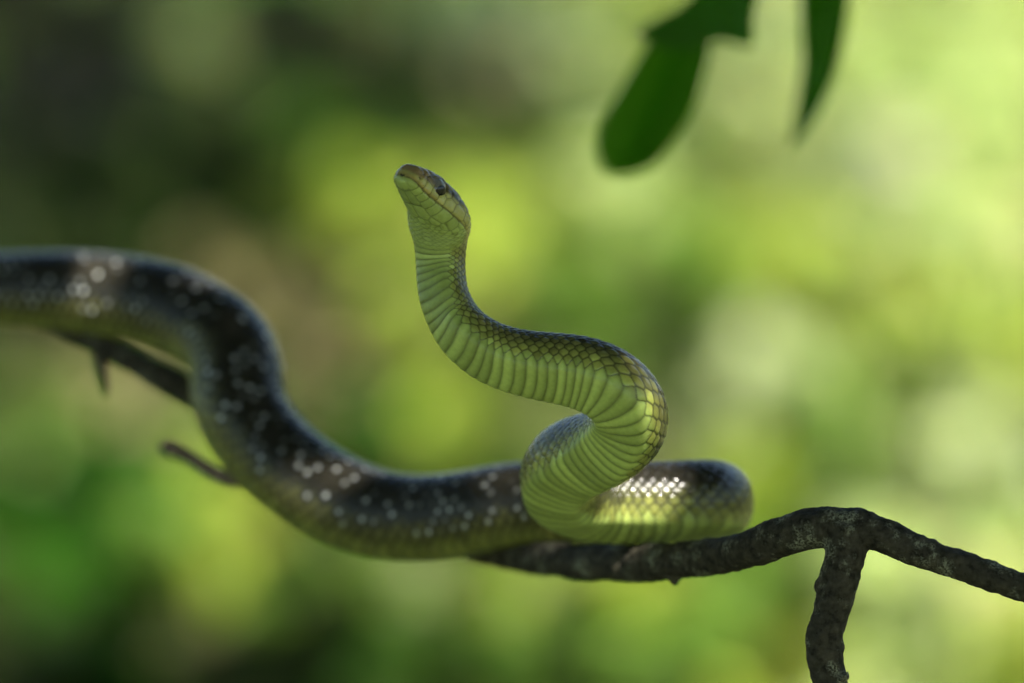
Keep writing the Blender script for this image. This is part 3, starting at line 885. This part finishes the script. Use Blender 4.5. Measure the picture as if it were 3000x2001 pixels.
    sc = N(ntr, 'ShaderNodeVectorMath', operation='SCALE')
    ntr.links.new(at.outputs['Color'], sc.inputs[0]); ntr.links.new(ma.outputs[0], sc.inputs['Scale'])
    b = N(ntr, 'ShaderNodeBsdfPrincipled')
    mr = N(ntr, 'ShaderNodeMapRange'); mr.inputs['To Min'].default_value = .46; mr.inputs['To Max'].default_value = .12
    ntr.links.new(gl.outputs['Fac'], mr.inputs['Value']); ntr.links.new(mr.outputs[0], b.inputs['Roughness'])
    b.inputs['Specular IOR Level'].default_value = .30
    b.inputs['Subsurface Weight'].default_value = .12
    b.inputs['Subsurface Radius'].default_value = (.9, 1.0, .3)
    b.inputs['Subsurface Scale'].default_value = .0012
    ntr.links.new(sc.outputs[0], b.inputs['Base Color'])
    bp = N(ntr, 'ShaderNodeBump'); bp.inputs['Strength'].default_value = .15; bp.inputs['Distance'].default_value = .0002
    ntr.links.new(nz.outputs[0], bp.inputs['Height']); ntr.links.new(bp.outputs[0], b.inputs['Normal'])
    ntr.links.new(b.outputs[0], o.inputs[0])
    root = empty('snake', P(1850, 1590, .058))
    g = np.concatenate([gloss.reshape(-1), [.5, .5]])
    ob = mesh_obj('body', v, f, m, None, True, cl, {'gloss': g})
    put_under(ob, root)
    # ---- eyes
    def ball(name, mat, rr, seg=32):
        bm = bmesh.new(); bmesh.ops.create_uvsphere(bm, u_segments=seg, v_segments=seg // 2, radius=rr)
        return bm_obj(name, bm, mat)
    def eye_mat(pupil):
        m, ntr, o = new_mat('eye_pupil' if pupil else 'eye_iris')
        b = N(ntr, 'ShaderNodeBsdfPrincipled')
        b.inputs['Roughness'].default_value = .12; b.inputs['Specular IOR Level'].default_value = .45
        if pupil:
            b.inputs['Base Color'].default_value = (.003, .003, .004, 1)
        else:
            tc = N(ntr, 'ShaderNodeTexCoord')
            nz = N(ntr, 'ShaderNodeTexNoise'); nz.inputs['Scale'].default_value = 1800
            ntr.links.new(tc.outputs['Object'], nz.inputs['Vector'])
            r_ = N(ntr, 'ShaderNodeValToRGB')
            r_.color_ramp.elements[0].color = (.07, .07, .06, 1); r_.color_ramp.elements[1].color = (.30, .28, .23, 1)
            ntr.links.new(nz.outputs[0], r_.inputs[0]); ntr.links.new(r_.outputs[0], b.inputs['Base Color'])
        ntr.links.new(b.outputs[0], o.inputs[0])
        return m
    mi, mp = eye_mat(False), eye_mat(True)
    ir = int(np.searchsorted(s_cm, ES))
    a_, b_, l_ = -T[ir], Bd[ir], Lt[ir]
    kp = int(np.argmin(np.abs(dor[ir] - ED) + np.where(lat[ir] > 0, 0, 9)))
    for sg in (1, -1):
        nrm = norm(l_ * sg * .95 + a_ * .06 + b_ * .12)
        kk_ = kp if sg > 0 else (NS - kp) % NS
        ec = X[ir, kk_] - (l_ * sg * .93 - b_ * .25) * .0019
        e_ = ball('eye', mi, .0031)
        Q = Vector(nrm).to_track_quat('Z', 'Y')
        mw = Matrix.Translation(Vector(ec)) @ Q.to_matrix().to_4x4()
        # pupil: a cap standing a hair proud of the ball
        bm = bmesh.new(); bmesh.ops.create_uvsphere(bm, u_segments=28, v_segments=28, radius=.00316)
        bmesh.ops.delete(bm, geom=[vv for vv in bm.verts if vv.co.z < .00316 * .80], context='VERTS')
        pu = bm_obj('pupil', bm, mp)
        pu.parent = e_
        e_.parent = root; e_.matrix_parent_inverse = Matrix.Translation(root.location).inverted()
        e_.matrix_basis = mw
    tag(root, 'olive snake with pale yellow-green belly, head raised, coiled along the branch', 'snake')
make_snake()
